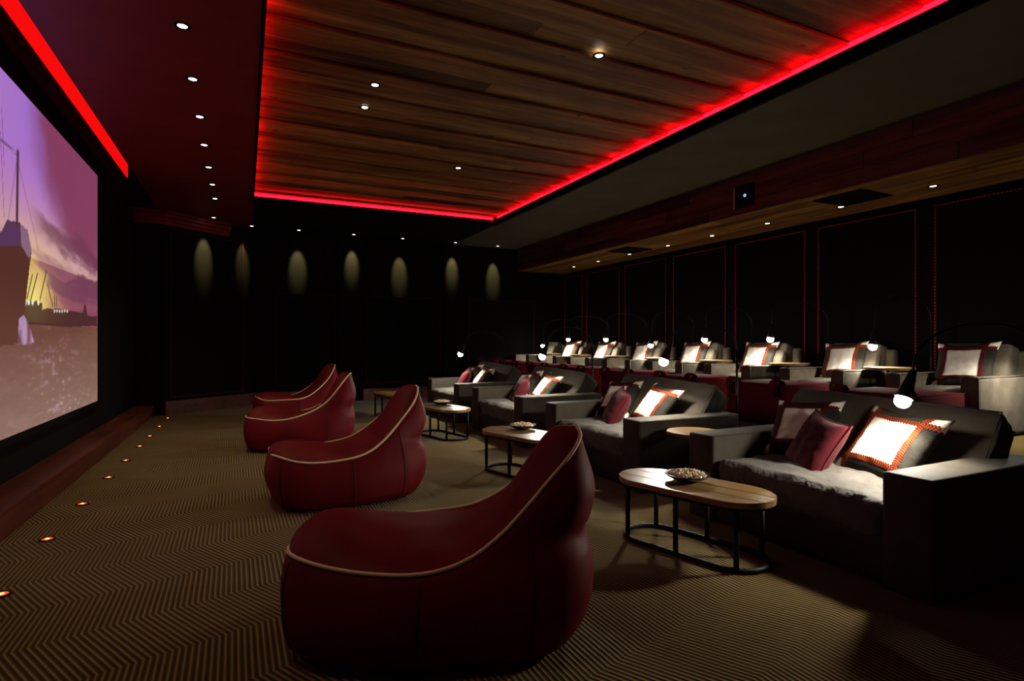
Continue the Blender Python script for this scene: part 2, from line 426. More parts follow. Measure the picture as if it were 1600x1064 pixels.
# ------------------------------------------------------------------ projection screen
def make_screen():
    ya, yb = 2.5*H, on_x(152, 500, XS+.03).y
    za, zb = on_x(150, 627, XS+.03).z, on_x(157, 280, XS+.03).z
    d = .0125
    ny_, nz_ = int((yb-ya)/d), int((zb-za)/d)
    Yg = np.linspace(ya, yb, ny_+1); Zg = np.linspace(za, zb, nz_+1)
    def fbm(yy, zz, sy, sz, oct_=5, seed=1):
        r = np.random.RandomState(seed); tot = np.zeros_like(yy); amp = 1.; nrm = 0
        for o in range(oct_):
            g = r.rand(64, 64); fy = (yy*sy*2**o+7.3*o) % 64; fz = (zz*sz*2**o+3.1*o) % 64
            i0 = fy.astype(int) % 64; j0 = fz.astype(int) % 64; i1 = (i0+1) % 64; j1 = (j0+1) % 64
            u = fy-np.floor(fy); v = fz-np.floor(fz); u = u*u*(3-2*u); v = v*v*(3-2*v)
            tot += amp*((g[i0, j0]*(1-u)+g[i1, j0]*u)*(1-v)+(g[i0, j1]*(1-u)+g[i1, j1]*u)*v); nrm += amp; amp *= .55
        return tot/nrm
    yy, zz = np.meshgrid(Yg, Zg, indexing='ij')
    q = lambda u, v: tuple(on_x(u, v, XS+.03)[1:])           # photo pixel -> place on the screen
    def sst(a, b, x): t = np.clip((x-a)/(b-a), 0, 1); return t*t*(3-2*t)
    def lin(c): c = np.array(c)/255.; return np.where(c <= .04045, c/12.92, ((c+.055)/1.055)**2.4)
    zh = q(100, 508)[1]                                        # water line
    tz = (zz-zh)/(zb-zh); ty = (yy-ya)/(yb-ya)
    # sky: yellow glow low near the ship, lilac above, plum to the right
    gy, gz = q(52, 455)
    glow = np.exp(-(((yy-gy)/.75)**2+((zz-gz)/.42)**2))
    col = np.empty(yy.shape+(3,))
    def mix(c, k):
        nonlocal col
        col = col*(1-k[..., None])+lin(c)*k[..., None]
    col[:] = lin((198, 140, 178))
    mix((226, 184, 150), sst(.55, .12, tz))
    mix((178, 120, 205), sst(.38, .75, tz)*.9)
    mix((158, 112, 208), sst(.5, .95, tz)*sst(.3, .62, ty)*sst(.86, .66, ty)*.8)
    n1 = fbm(yy, zz, 1.1, 1.5, 5, 3); n2 = fbm(yy, zz+.10*yy, .55, 3.0, 5, 5)
    # big plum cloud bank from top right
    yl = lambda v: np.interp(zz, [q(0, p[1])[1] for p in PL][::-1], [q(*p)[0] for p in PL][::-1])
    PL = [(50, 125), (62, 175), (72, 230), (88, 290), (110, 330), (150, 352), (260, 380), (400, 420)]
    edge = yy-yl(0)+(n1-.5)*.55
    mix((132, 58, 84), sst(-.42, .40, edge)*.93)
    mix((150, 62, 100), sst(.2, .8, edge)*sst(.5, 1., n1+.3)*.6)
    # streaky clouds low
    band = sst(.03, .14, tz)*sst(.62, .46, tz)
    mix((150, 92, 110), sst(.46, .62, n2)*band*.5)
    zq = zz+(n2-.5)*.55+(n1-.5)*.25
    for (u_, v_, dv, ua) in ((100, 388, 15, 50), (112, 441, 13, 60), (85, 418, 5, 66)):
        zc_ = q(u_, v_)[1]; hh = abs(q(u_, v_+dv)[1]-zc_)
        mix((118, 62, 88), np.exp(-(((zq-zc_)/hh)**4))*sst(q(ua, v_)[0]-.15, q(ua+22, v_)[0], yy+(n1-.5)*.5)*.9)
    mix((252, 214, 120), glow*.75*(1-sst(.50, .62, n2)*band*.8))
    mix((255, 240, 130), np.exp(-(((yy-gy)/.30)**2+((zz-gz+.12)/.22)**2))*.8)
    # water
    wtr = sst(.004, -.004, tz)
    dep = np.clip((zh-zz)/(zh-za), 0, 1)
    wcol = lin((112, 66, 56))*(1-dep[..., None])+lin((150, 116, 104))*dep[..., None]
    wcol = wcol*(1-sst(.75, 1.0, ty)[..., None]*.25)+lin((130, 104, 76))*sst(.75, 1.0, ty)[..., None]*.25
    w1 = fbm(yy, zz, 9, 36, 2, 9); w2 = fbm(yy, zz, 2.5, 17, 4, 11)
    lane = np.exp(-((ty-.70-.10*(dep-.5))/.13)**2)
    spark = sst(.54, .80, w1*.7+w2*.3)*(.10+.85*dep)*(.18+.8*lane)
    wcol = wcol*(.86+.28*w2[..., None])
    wcol = wcol*(1-np.clip(spark, 0, .85)[..., None])+lin((190, 158, 172))*np.clip(spark, 0, .85)[..., None]
    col = col*(1-wtr[..., None])+wcol*wtr[..., None]
    # silhouettes given as polygons in photo pixels
    def inside(poly, wet=False):
        P = [q(*p) for p in poly]; r = np.zeros(yy.shape, bool); j = len(P)-1
        for i in range(len(P)):
            (y1_, z1_), (y2_, z2_) = P[i], P[j]
            c = ((z1_ > zz) != (z2_ > zz)) & (yy < (y2_-y1_)*(zz-z1_)/((z2_-z1_) or 1e-9)+y1_)
            r ^= c; j = i
        return r.astype(float)*(1 if wet else (zz > zh-.02))
    def line(p0, p1, wd):
        a = np.array(q(*p0)); b = np.array(q(*p1)); dd = b-a; L2 = (dd**2).sum()
        t = np.clip(((yy-a[0])*dd[0]+(zz-a[1])*dd[1])/L2, 0, 1)
        return sst(wd*1.3, wd*.5, np.hypot(yy-a[0]-t*dd[0], zz-a[1]-t*dd[1]))
    mix((70, 40, 38), inside([(36, 505), (38, 472), (58, 470), (66, 474), (66, 484), (70, 482), (96, 482), (100, 483), (112, 486), (122, 488), (132, 490), (140, 494), (151, 494), (151, 509), (100, 511), (36, 512)])*.93)
    mix((74, 44, 44), inside([(129, 490), (131, 478), (132.5, 474), (134, 478), (136, 492)]))
    for a, b_ in (((47, 470), (58, 428)), ((62, 468), (72, 424)), ((82, 478), (74, 445)), ((85, 478), (85, 462)), ((88, 478), (88, 464)), ((42, 466), (50, 430))):
        mix((84, 50, 46), line(a, b_, .014)*.9)
    for u in (39, 44, 50, 59): mix((255, 250, 240), line((u, 473), (u+1, 473), .020))
    for u in range(84, 108, 4): mix((230, 215, 200), line((u, 486), (u+1.5, 486), .014)*.9)
    # ship
    hull = [(-120, 340), (-60, 352), (2, 362), (7, 351), (10, 343), (30, 348), (43, 360), (49, 392), (46, 415), (42, 450), (37, 500), (31, 536), (-120, 560)]
    mix((86, 48, 40), inside(hull, True))
    mix((90, 56, 96), inside([(-120, 340), (-60, 352), (2, 362), (7, 351), (10, 343), (30, 348), (33, 384), (-120, 384)])*.85)
    mix((150, 112, 140), inside([(31, 348.5), (43, 360.5), (49, 391), (45, 404), (33, 384)])*.8)
    mix((112, 70, 54), inside(hull, True)*sst(q(20, 420)[1], q(20, 540)[1], zz)*.5)
    mix((78, 48, 60), line((27.5, 238), (26, 348), .030))
    for a, b_ in (((27, 240), (-30, 190)), ((0, 205), (6, 340)), ((27, 242), (12, 345)), ((0, 218), (26, 242)), ((2, 170), (6, 260)), ((27, 250), (60, 392))):
        mix((96, 62, 84), line(a, b_, .006)*.7)
    # bow splash
    sy, sz = q(40, 512)
    sp = inside([(27, 538), (29, 498), (36, 492), (44, 505), (53, 534), (46, 539)], True)*np.clip((fbm(yy, zz, 10, 4, 4, 21)-.36)*3.2, .1, 1)
    mix((196, 156, 200), np.clip(sp, 0, 1)*.85)
    verts = [(0, float(a), float(b)) for a in Yg for b in Zg]
    k = nz_+1
    faces = [(i*k+j, (i+1)*k+j, (i+1)*k+j+1, i*k+j+1) for i in range(ny_) for j in range(nz_)]
    me = bpy.data.meshes.new('picture'); me.from_pydata(verts, [], faces)
    ca = me.color_attributes.new('picture', 'FLOAT_COLOR', 'POINT')
    rgba = np.ones((len(verts), 4), np.float32); rgba[:, :3] = np.clip(col, 0, 1).reshape(-1, 3)
    ca.data.foreach_set('color', rgba.ravel())
    m = bpy.data.materials.new('projected_picture'); m.use_nodes = True
    t, N, L, b = nt(m); b.inputs['Base Color'].default_value = (.02, .02, .02, 1); b.inputs['Roughness'].default_value = .9
    b.inputs['Specular IOR Level'].default_value = 0
    at = N.new('ShaderNodeVertexColor'); at.layer_name = 'picture'
    L.new(at.outputs[0], b.inputs['Emission Color']); b.inputs['Emission Strength'].default_value = L_SCREEN
    me.materials.append(m)
    s = thing('projection_screen', 'large projection screen showing a ship in a harbour at sunset', 'screen', (XS, (ya+yb)/2, za))
    o = bpy.data.objects.new('picture', me); C.objects.link(o); o.parent = s; o.location = (.032, -(ya+yb)/2, -za)
    o['label'] = 'sunset film picture of a ship, cranes and water'
    hy, hz = (yb-ya)/2, zb-za
    box('backing', (.001, .028), (-hy, hy), (0, hz), m_black, s)
    for (a, b_, c, d_) in ((-hy-.06, hy+.06, hz, hz+.06), (-hy-.06, hy+.06, -.06, 0), (-hy-.06, -hy, 0, hz), (hy, hy+.06, 0, hz)):
        box('frame_bar', (.001, .04), (a, b_), (c, d_), m_black, s)
make_screen()
# red lit trough above the screen
tr = thing('led_strip', 'red light strip in the trough above the projection screen', 'light strip', (XS, 3*H, 3.06*H), 0, 'red light strips of the ceiling')
za_ = on_x(100, 138, XS+.02).z
yend = on_x(200, 273, XS+.02).y
box('diffuser', (.0, .02), (YB-3*H+.05, yend-3*H), (za_-3.06*H, za_-3.06*H+.40), m_led_screen, tr)

# ------------------------------------------------------------------ downlights
def make_downlight(rad):
    t = thing('downlight', '', 'downlight')
    lathe('bezel', [(rad*.60, -.001), (rad*.64, -.007), (rad*.95, -.008), (rad, -.001)], m_black, t, 20)
    lathe('lens', [(0, -.004), (rad*.58, -.004), (rad*.58, -.0008), (0, -.0008)], m_lens, t, 16)
    return t
dl_proto = {}
def downlight(p, label, group, energy, angle=70, rad=.055, col=(1, .82, .46), aim=(0, 0, -1), blend=.7):
    if rad not in dl_proto: dl_proto[rad] = t = make_downlight(rad)
    else: t = copy_tree(dl_proto[rad])
    for ch in list(t.children):
        if ch.type == 'LIGHT': bpy.data.objects.remove(ch)
    t.location = p; t['label'] = label; t['group'] = group
    if energy: light('spot', 'SPOT', energy, col, t, (0, 0, -.012), .03, angle, blend, aim=aim)
    return t
for u, v in ((285, 40), (301, 123), (312, 182), (319, 226), (326, 261), (332, 288), (336, 310)):
    downlight(on_z(u, v, ZC), 'added small round downlight, out of view, in the dark red ceiling strip beside the screen', 'downlights in the dark red ceiling', E_LEFT, 95)
for yy_ in (2.3,):  # extra downlight added to the row, out of view
    downlight((on_z(285, 40, ZC).x, yy_, ZC), 'added small round downlight, out of view, in the dark red ceiling strip beside the screen', 'downlights in the dark red ceiling', E_LEFT, 95)
for u, v in ((936, 86), (586, 132), (570, 167), (716, 262)):
    p = on_z(u, v, ZP-.002); p.z = ZP-.004
    downlight(p, 'small round downlight sunk into the timber boards of the ceiling', 'downlights in the timber ceiling', E_PLANK, 62)
for u in (375, 465, 549, 624, 705, 770):
    xq = on_y(u, 400, YF).x
    p = Vector((xq, YF-.30, ZC)); aim_ = Vector((0, .30, -.62))
    if u == 375:                                     # this one washes the end of the splayed wall
        nw = Vector((sin(cang), -cos(cang), 0)); p = cA.lerp(cB, .90)+nw*.28; p.z = ZC; aim_ = -nw*.30+Vector((0, 0, -.66))
    downlight(p, 'small round downlight washing the far wall panels', 'downlights along the far wall', E_FAR*(.45 if u == 375 else 1), 30, col=(1, .88, .36), blend=.75, aim=aim_)
nw = Vector((sin(cang), -cos(cang), 0)); p = cA.lerp(cB, .42)+nw*.30; p.z = ZC
downlight(p, 'small round downlight washing the splayed corner wall', 'downlights along the far wall', E_FAR, 30, col=(1, .88, .36), blend=.75, aim=-nw*.30+Vector((0, 0, -.66)))
for u, v in ((873, 415), (920, 407), (971, 396), (1037, 383), (1112, 368), (1202, 349), (1315, 323), (1461, 291)):
    p = on_z(u, v, ZB); p.x = 5.30*H
    downlight(p, 'small round downlight in the timber underside of the beam', 'downlights under the beam', E_RIGHT, 60)

# ventilation grilles and projector window in the beam
for y_ in (3.3*H, 6.6*H):
    v_ = thing('air_grille', 'square black air grille in the beam underside, '+('near the projector window' if y_ < 5*H else 'farther from the projector window'), 'air grille', (5.06*H, y_, ZB), 0, 'air grilles under the beam')
    box('grille_frame', (-.30, .30), (-.30, .30), (-.012, .0), m_black, v_, .004, 1)
    for k in range(9): box('slat', (-.27, .27), (-.25+.0625*k-.018, -.25+.0625*k+.018), (-.020, -.0125), m_iron, v_)
pj = thing('projector_window', 'small projector window with a glowing blue lens in the timber beam', 'projector', (XB, 4.19*H, 2.50*H))
box('housing', (-.012, .0), (-.17, .17), (-.15, .15), m_black, pj)
box('side_trim', (-.022, -.012), (.150, .164), (-.15, .15), m_white, pj)
lathe('lens_barrel', [(.055, 0), (.055, .03), (.045, .03), (.045, .01), (0, .01)], m_iron, pj, 20, loc=(-.012, -.03, 0), rot=(0, R(-90), 0))
lathe('lens', [(0, .012), (.022, .012), (.020, .020), (0, .026)], m_proj, pj, 16, loc=(-.012, -.03, 0), rot=(0, R(-90), 0))

# ------------------------------------------------------------------ floor markers
fl = None
for u, v in ((2, 930), (78, 843), (131, 788), (168, 747), (197, 720), (216, 698), (235, 682), (248, 667), (259, 654)):
    p = on_z(u, v, 0.0); p.x = -.895*H if u != 2 else p.x
    if fl is None:
        fl = thing('floor_light', 'small round red floor light sunk into the carpet before the stage', 'floor light', p, 0, 'red floor lights before the stage')
        lathe('bezel', [(.030, .0), (.046, 0), (.046, .006), (.043, .008), (.031, .008), (.030, .006)], m_iron, fl, 20)
        lathe('lens', [(0, .001), (.030, .001), (.030, .006), (0, .007)], m_floorled, fl, 16)
        lathe('bulb', [(0, .0071), (.013, .0071), (.010, .010), (0, .011)], m_floorhot, fl, 10)
    else:
        o = copy_tree(fl); o.location = p

# ------------------------------------------------------------------ bean bags
def interp(xs, ys, t):
    """Catmull-Rom through equally weighted control values, t in 0..1"""
    n = len(xs)-1
    def f(arr):
        x = t*n; i = min(int(x), n-1); u = x-i
        p0, p1, p2, p3 = arr[max(i-1, 0)], arr[i], arr[i+1], arr[min(i+2, n)]
        return .5*((2*p1)+(-p0+p2)*u+(2*p0-5*p1+4*p2-p3)*u*u+(-p0+3*p1-3*p2+p3)*u**3)
    return f
BX = [-.600, -.590, -.530, -.400, -.220, -.040, .120, .270, .395, .500, .575, .615, .622]
BW = [.060, .190, .300, .365, .395, .400, .375, .335, .290, .240, .185, .120, .045]
BZ = [.405, .405, .400, .385, .372, .378, .420, .505, .610, .725, .820, .875, .885]
GX = [-.560, -.550, -.510, -.400, -.230, -.050, .120, .270, .400, .490, .550, .585, .592]
GW = [.060, .210, .330, .410, .440, .450, .450, .440, .410, .360, .280, .170, .060]
def make_bag(label, loc, rz, seed, BL=.97):
    root = thing('bean_bag', label, 'bean bag', loc, rz, 'maroon leather bean bags before the screen')
    rs = random.Random(seed); ph = [rs.uniform(0, 6) for _ in range(6)]
    n = 40; K = 20; TW = 16
    def P(arr, t): return interp(arr, arr, t)(arr)
    loopL = [Vector((P(BX, i/n)*BL, P(BW, i/n), P(BZ, i/n))) for i in range(n+1)]
    loopL = [Vector((p.x, p.y*(1+.03*sin(ph[0]+i*.4)), p.z+.006*sin(ph[1]+i*.55))) for i, p in enumerate(loopL)]
    loopR = [Vector((p.x, -p.y, p.z+.010*sin(ph[2]+i*.33)*min(1, i/6))) for i, p in enumerate(loopL)]
    gl = [Vector((P(GX, i/n)*BL, P(GW, i/n), 0.0)) for i in range(n+1)]
    loop = loopL+loopR[::-1]; ground = gl+[Vector((p.x, -p.y, 0)) for p in gl[::-1]]
    m_ = len(loop); bm = bmesh.new(); rows = []
    for k in range(K+1):
        v = k/K; row = []
        for i in range(m_):
            a, b = loop[i], ground[i]
            p = a.lerp(b, v)
            out = Vector((b.x+a.x-.1, (b.y+a.y), 0)); 
            if abs(b.y) > .2 and b.x < .42: out = Vector((b.x*.5, b.y*1.2, 0))
            out.normalize()
            bul = sin(pi*min(1, v*1.02))**.8
            amt = .055*bul
            # rear: waist crease under the head rest, then the full body
            rear = max(0.0, min(1.0, (b.x-.30)/.25))
            amt += rear*(.030*math.exp(-((p.z-.66)/.12)**2)-.034*math.exp(-((p.z-.47)/.05)**2)+.030*math.exp(-((p.z-.20)/.16)**2))
            # soft folds
            amt += .011*bul*hsh(p.x*1.3+ph[3], p.y*1.3, p.z*1.6+ph[4], .8)
            amt += .006*bul*sin(p.z*60+p.x*9+ph[5])*rear*math.exp(-((p.z-.48)/.10)**2)*2
            amt += .006*bul*sin(p.x*38+ph[2])*max(0, 1-v*2.2)
            q = p+out*amt
            if v > .86: q = q-out*(.05*((v-.86)/.14)**1.5)
            q.z = max(0, q.z)
            row.append(bm.verts.new(q))
        rows.append(row)
    for k in range(K):
        for i in range(m_):
            j = (i+1) % m_
            bm.faces.new((rows[k][i], rows[k][j], rows[k+1][j], rows[k+1][i]))
    bm.faces.new(rows[K])
    # top panel: crowned seat, hollow where one sits, cushioned back
    def top(i, u):
        a, b = loopL[i], loopR[i]; t = i/n; p = a.lerp(b, u); wdt = (a-b).length
        cr = 4*u*(1-u)
        seat = .105*math.exp(-((t-.24)/.17)**2)-.010*math.exp(-((t-.50)/.08)**2)+.105*math.exp(-((t-.80)/.18)**2)
        seat += .008*hsh(p.x*2+ph[1], p.y*2, 0, 1.1)*cr
        ti = max(1, min(n-1, i)); tg = (loopL[ti+1]-loopL[ti-1]); tg.y = 0; tg.normalize()
        nrm = Vector((-tg.z, 0, tg.x))
        return p+nrm*seat*(cr**.7)*min(1, wdt/.3)
    def crease(t): return .020*math.exp(-((t-.575)/.012)**2)+.007*math.exp(-((t-.30)/.008)**2)
    grid = []
    for i in range(n+1):
        r_ = []
        for k in range(TW+1):
            if k == 0: r_.append(rows[0][i])
            elif k == TW: r_.append(rows[0][m_-1-i])
            else:
                p = top(i, k/TW); p.z -= crease(i/n)*(4*k/TW*(1-k/TW))**.4; r_.append(bm.verts.new(p))
        grid.append(r_)
    for i in range(n):
        for k in range(TW):
            bm.faces.new((grid[i][k], grid[i+1][k], grid[i+1][k+1], grid[i][k+1]))
    # close the nose and the tip between the panel ends
    for e in (0, n):
        vs = grid[e]
        try: bm.faces.new(vs)
        except ValueError: pass
    body_pts = [[v.co.copy() for v in r_] for r_ in rows]
    o = finish('cover', bm, m_leather, root, True)
    md = o.modifiers.new('smooth', 'SUBSURF'); md.levels = 1; md.render_levels = 1
    up = Vector((0, 0, .003))
    pts = [p+Vector((0, 0, .002)) for p in loopL]+[p+Vector((0, 0, .002)) for p in loopR[::-1]]
    # drop the doubled end points
    pp = [pts[0]]
    for p in pts[1:]:
        if (p-pp[-1]).length > .012: pp.append(p)
    tube('piping', pp, .0088, m_piping, root, 8, closed=True)
    for idx in (6, 17, 26, m_-1-6, m_-1-17, m_-1-26):
        line = [body_pts[k][idx] for k in range(1, K-1)]
        cen = Vector((0, 0, .25))
        tube('seam', [p+Vector((p.x, p.y, 0)).normalized()*.0012 for p in line], .0032, m_seam, root, 5)
    return root
bags = []
def place_bag(x, y, rz, label, seed, BL=.97): bags.append(make_bag(label, (x*H, y*H, 0), R(rz), seed, BL))
place_bag(.625, 1.92, -24, 'maroon leather bean bag with cream piping, farthest from the far wall', 1, 1.05)
place_bag(.588, 3.74, 3, 'maroon leather bean bag with cream piping, third from the far wall', 2)
place_bag(.47, 5.66, -14, 'maroon leather bean bag with cream piping, second from the far wall', 3)
place_bag(.57, 7.45, 6, 'maroon leather bean bag with cream piping, next to the far wall', 4)

# ------------------------------------------------------------------ cushions
def cushion_bm(sx, sy, sz, n=14, puff=.25, seed=0, wr=.006, edge=.06, sag=0.0):
    """upholstered block: rounded, swollen, a little crumpled; centred, sizes are full extents"""
    bm = bmesh.new(); bmesh.ops.create_cube(bm, size=2)
    bmesh.ops.subdivide_edges(bm, edges=bm.edges[:], cuts=n, use_grid_fill=True)
    h = Vector((sx/2, sy/2, sz/2)); r = edge
    for v in bm.verts:
        p = v.co.copy(); q = Vector((p.x*h.x, p.y*h.y, p.z*h.z))
        c = Vector([max(-h[i]+r, min(h[i]-r, q[i])) for i in range(3)]); d = q-c
        if d.length > 1e-6: q = c+d.normalized()*min(r, d.length) if d.length > r else q
        fx, fy, fz = 1-p.x**2, 1-p.y**2, 1-p.z**2
        q.z += math.copysign(1, p.z)*puff*h.z*(abs(p.z)**2)*(fx*fy)**.5 if abs(p.z) > .05 else 0
        q.x += p.x*abs(p.x)*puff*.25*h.z*(fy*fz)**.5; q.y += p.y*abs(p.y)*puff*.25*h.z*(fx*fz)**.5
        k = hsh(q.x*2.2+seed, q.y*2.2+seed*1.7, q.z*2.2, 1.2)+.6*hsh(q.x*6+seed, q.y*5, q.z*6+seed, 1.0)
        q += q.normalized()*0 + Vector((p.x, p.y, p.z)).normalized()*wr*k
        if sag: q.z -= sag*(p.y*.5+.5)**2
        v.co = q
    return bm
def pillow_point(u, v, side, s, th):
    """throw pillow in its own XY plane, u,v in -1..1"""
    e = .075*(1-u*u)*(abs(v)) ; f = .075*(1-v*v)*abs(u)
    x = u*s/2*(1-.13*(1-v*v)); y = v*s/2*(1-.13*(1-u*u))
    t = th/2*(max(0, (1-u**4)*(1-v**4)))**.55*(1-.15*(u*u+v*v)/2)
    return Vector((x, y, side*t))
def patch_pillow(name, label, loc, rot, s=.50, th=.17, band=None, group=None, dark=None, seed=0):
    """cream wool throw pillow: two rows of stitched bands cross near the edges, dark patches between cream corners"""
    root = thing(name, label, 'pillow', loc, 0, group); root.rotation_euler = rot
    dark = dark or m_char
    b0 = .66; n = 28
    bm = bmesh.new()
    us = [-1+2*i/n for i in range(n+1)]
    top = [[None]*(n+1) for _ in range(n+1)]; bot = [[None]*(n+1) for _ in range(n+1)]
    for i, u in enumerate(us):
        for j, v in enumerate(us):
            wv = .004*hsh(u*1.5+seed, v*1.7, seed*.3, 1.4)*(1-u*u)*(1-v*v)
            p = pillow_point(u, v, 1, s, th); p.z += wv*2; top[i][j] = bm.verts.new(p)
            if 0 < i < n and 0 < j < n: bot[i][j] = bm.verts.new(pillow_point(u, v, -1, s, th))
            else: bot[i][j] = top[i][j]
    for g, fl_ in ((top, 1), (bot, 0)):
        for i in range(n):
            for j in range(n):
                f = bm.faces.new((g[i][j], g[i+1][j], g[i+1][j+1], g[i][j+1]))
                cu, cv = (us[i]+us[i+1])/2, (us[j]+us[j+1])/2
                f.material_index = 1 if (abs(cu) > b0) != (abs(cv) > b0) else 0
    finish('cover', bm, [m_wool, dark], root, True)
    bw_ = .075
    for axis in (0, 1):
        for sgn in (-1, 1):
            bm = bmesh.new(); uvl = bm.loops.layers.uv.new('UVMap'); rows = []
            nb_ = 60
            for i in range(nb_+1):
                a = -.985+1.97*i/nb_; r_ = []
                for j in range(5):
                    c = sgn*b0+bw_*(j/2-1); jag = .020*(-1)**i if j in (0, 4) else 0
                    uu, vv = (a, c+jag*(1 if j else -1)) if axis else (c+jag*(1 if j else -1), a)
                    p = pillow_point(uu, vv, 1, s, th); p.z += .0030+.0035*(1-abs(j/2-1))
                    p.z += .008*hsh(uu*1.5+seed, vv*1.7, seed*.3, 1.4)*(1-uu*uu)*(1-vv*vv)
                    r_.append((bm.verts.new(p), i/nb_*s, j/4))
                rows.append(r_)
            for i in range(nb_):
                for j in range(4):
                    q4 = (rows[i][j], rows[i+1][j], rows[i+1][j+1], rows[i][j+1])
                    f = bm.faces.new([x[0] for x in q4])
                    for lp, x in zip(f.loops, q4): lp[uvl].uv = (x[1], x[2])
            finish('stitched_band', bm, band or m_band, root, True)
    return root
def plain_pillow(name, label, loc, rot, s=.46, th=.19, group=None, seed=0):
    root = thing(name, label, 'pillow', loc, 0, group); root.rotation_euler = rot
    n = 24; bm = bmesh.new(); us = [-1+2*i/n for i in range(n+1)]
    top = {}; bot = {}
    for i, u in enumerate(us):
        for j, v in enumerate(us):
            wv = .012*hsh(u*1.4+seed, v*1.6, seed, 1.2)*(1-u*u)*(1-v*v)
            p = pillow_point(u, v, 1, s, th); p.z += wv; top[i, j] = bm.verts.new(p)
            bot[i, j] = bm.verts.new(pillow_point(u, v, -1, s, th)) if 0 < i < n and 0 < j < n else top[i, j]
    for g in (top, bot):
        for i in range(n):
            for j in range(n): bm.faces.new((g[i, j], g[i+1, j], g[i+1, j+1], g[i, j+1]))
    finish('cover', bm, m_maroonwool, root, True)
    ed = [pillow_point(-1+2*i/16, -1, 0, s, th) for i in range(16)]+[pillow_point(1, -1+2*i/16, 0, s, th) for i in range(16)] + \
         [pillow_point(1-2*i/16, 1, 0, s, th) for i in range(16)]+[pillow_point(-1, 1-2*i/16, 0, s, th) for i in range(16)]
    tube('edge_cord', ed, .006, m_maroonwool, root, 6, closed=True)
    return root
def prop_rot(lean, yaw, roll):
    """a pillow standing on its edge, face towards -X, leaning back, turned about Z, rolled in its own plane"""
    # local face +Z -> world -X ; local +Y -> up
    M = Matrix.Rotation(yaw, 3, 'Z') @ Matrix.Rotation(lean, 3, 'Y') @ Matrix(((0, 0, -1), (-1, 0, 0), (0, 1, 0))) @ Matrix.Rotation(roll, 3, 'Z')
    return M.to_euler()

# ------------------------------------------------------------------ sofas
SW = 1.28*H; SD = 1.16; AH = .615; AW = .25
def make_sofa():
    root = thing('sofa', '', 'sofa')
    w2 = SW/2
    box('base', (.03, SD), (-w2+.02, w2-.02), (.02, .27), m_velvet, root, .02, 2)
    for s in (-1, 1):
        a, b = sorted((s*w2, s*(w2-AW)))
        arm = box('arm', (0, SD), (a, b), (.0, AH), m_velvet, root, .022, 3)
        # welt along the top edges of the arm
        zt = AH-.012
        tube('welt', [(.008, a+.008, zt), (SD-.01, a+.008, zt), (SD-.01, b-.008, zt), (.008, b-.008, zt)], .005, m_velvet, arm, 6, closed=True)
    box('back_frame', (SD-.16, SD), (-w2+AW-.01, w2-AW+.01), (.20, .58), m_velvet, root, .02, 2)
    finish('seat_cushion', cushion_bm(.98, SW-2*AW-.01, .20, 26, .30, 2, .016, .06), m_velvet2, root, True, loc=(.50, 0, .345))
    bc = finish('back_cushion', cushion_bm(.60, SW-2*AW+.16, .24, 20, .35, 5, .008, .035), m_velvet, root, True, loc=(.93, 0, .595), rot=(R(3.5), R(-54), 0))
    for z in (-.12, .12):
        e = .30; f = (SW-2*AW+.16)/2
        tube('welt', [(-e+.01, -f+.01, z*.93), (e-.01, -f+.01, z*.93), (e-.01, f-.01, z*.93), (-e+.01, f-.01, z*.93)], .006, m_velvet, bc, 6, closed=True)
    return root
sofa_y = [1.84, 3.56, 5.27, 6.98]; SX = 2.32*H
sofa0 = make_sofa(); sofa_labels = ['charcoal velvet love seat in the front row, the one farthest from the far wall', 'charcoal velvet love seat in the front row, third from the far wall',
    'charcoal velvet love seat in the front row, second from the far wall', 'charcoal velvet love seat in the front row, next to the far wall']
for i, yv in enumerate(sofa_y):
    s = sofa0 if i == 0 else copy_tree(sofa0)
    s.location = (SX, yv*H, 0); s['label'] = sofa_labels[i]; s['group'] = 'charcoal love seats in the front row'
names = ['on the love seat '+q for q in ('farthest from the far wall', 'third from the far wall', 'second from the far wall', 'next to the far wall')]
for i, yv in enumerate(sofa_y):
    c = yv*H
    patch_pillow('patchwork_pillow', 'cream charcoal patchwork pillow under the lamp '+names[i], (SX+.64, c-.25, .635), prop_rot(R(38), R(-8), R(-5)), .54, .17, m_band, 'patchwork pillows on the love seats', seed=i)
    patch_pillow('patchwork_pillow', 'cream patchwork pillow with dark red bands '+names[i], (SX+.67, c+.38, .65), prop_rot(R(36), R(6), R(5)), .50, .17, m_band_red, 'patchwork pillows on the love seats', seed=i+10)
    plain_pillow('maroon_pillow', 'plain maroon pillow '+names[i], (SX+.45, c+.12, .59), prop_rot(R(28), R(-24), R(-8)), .45, .17, 'maroon pillows on the love seats', seed=i)

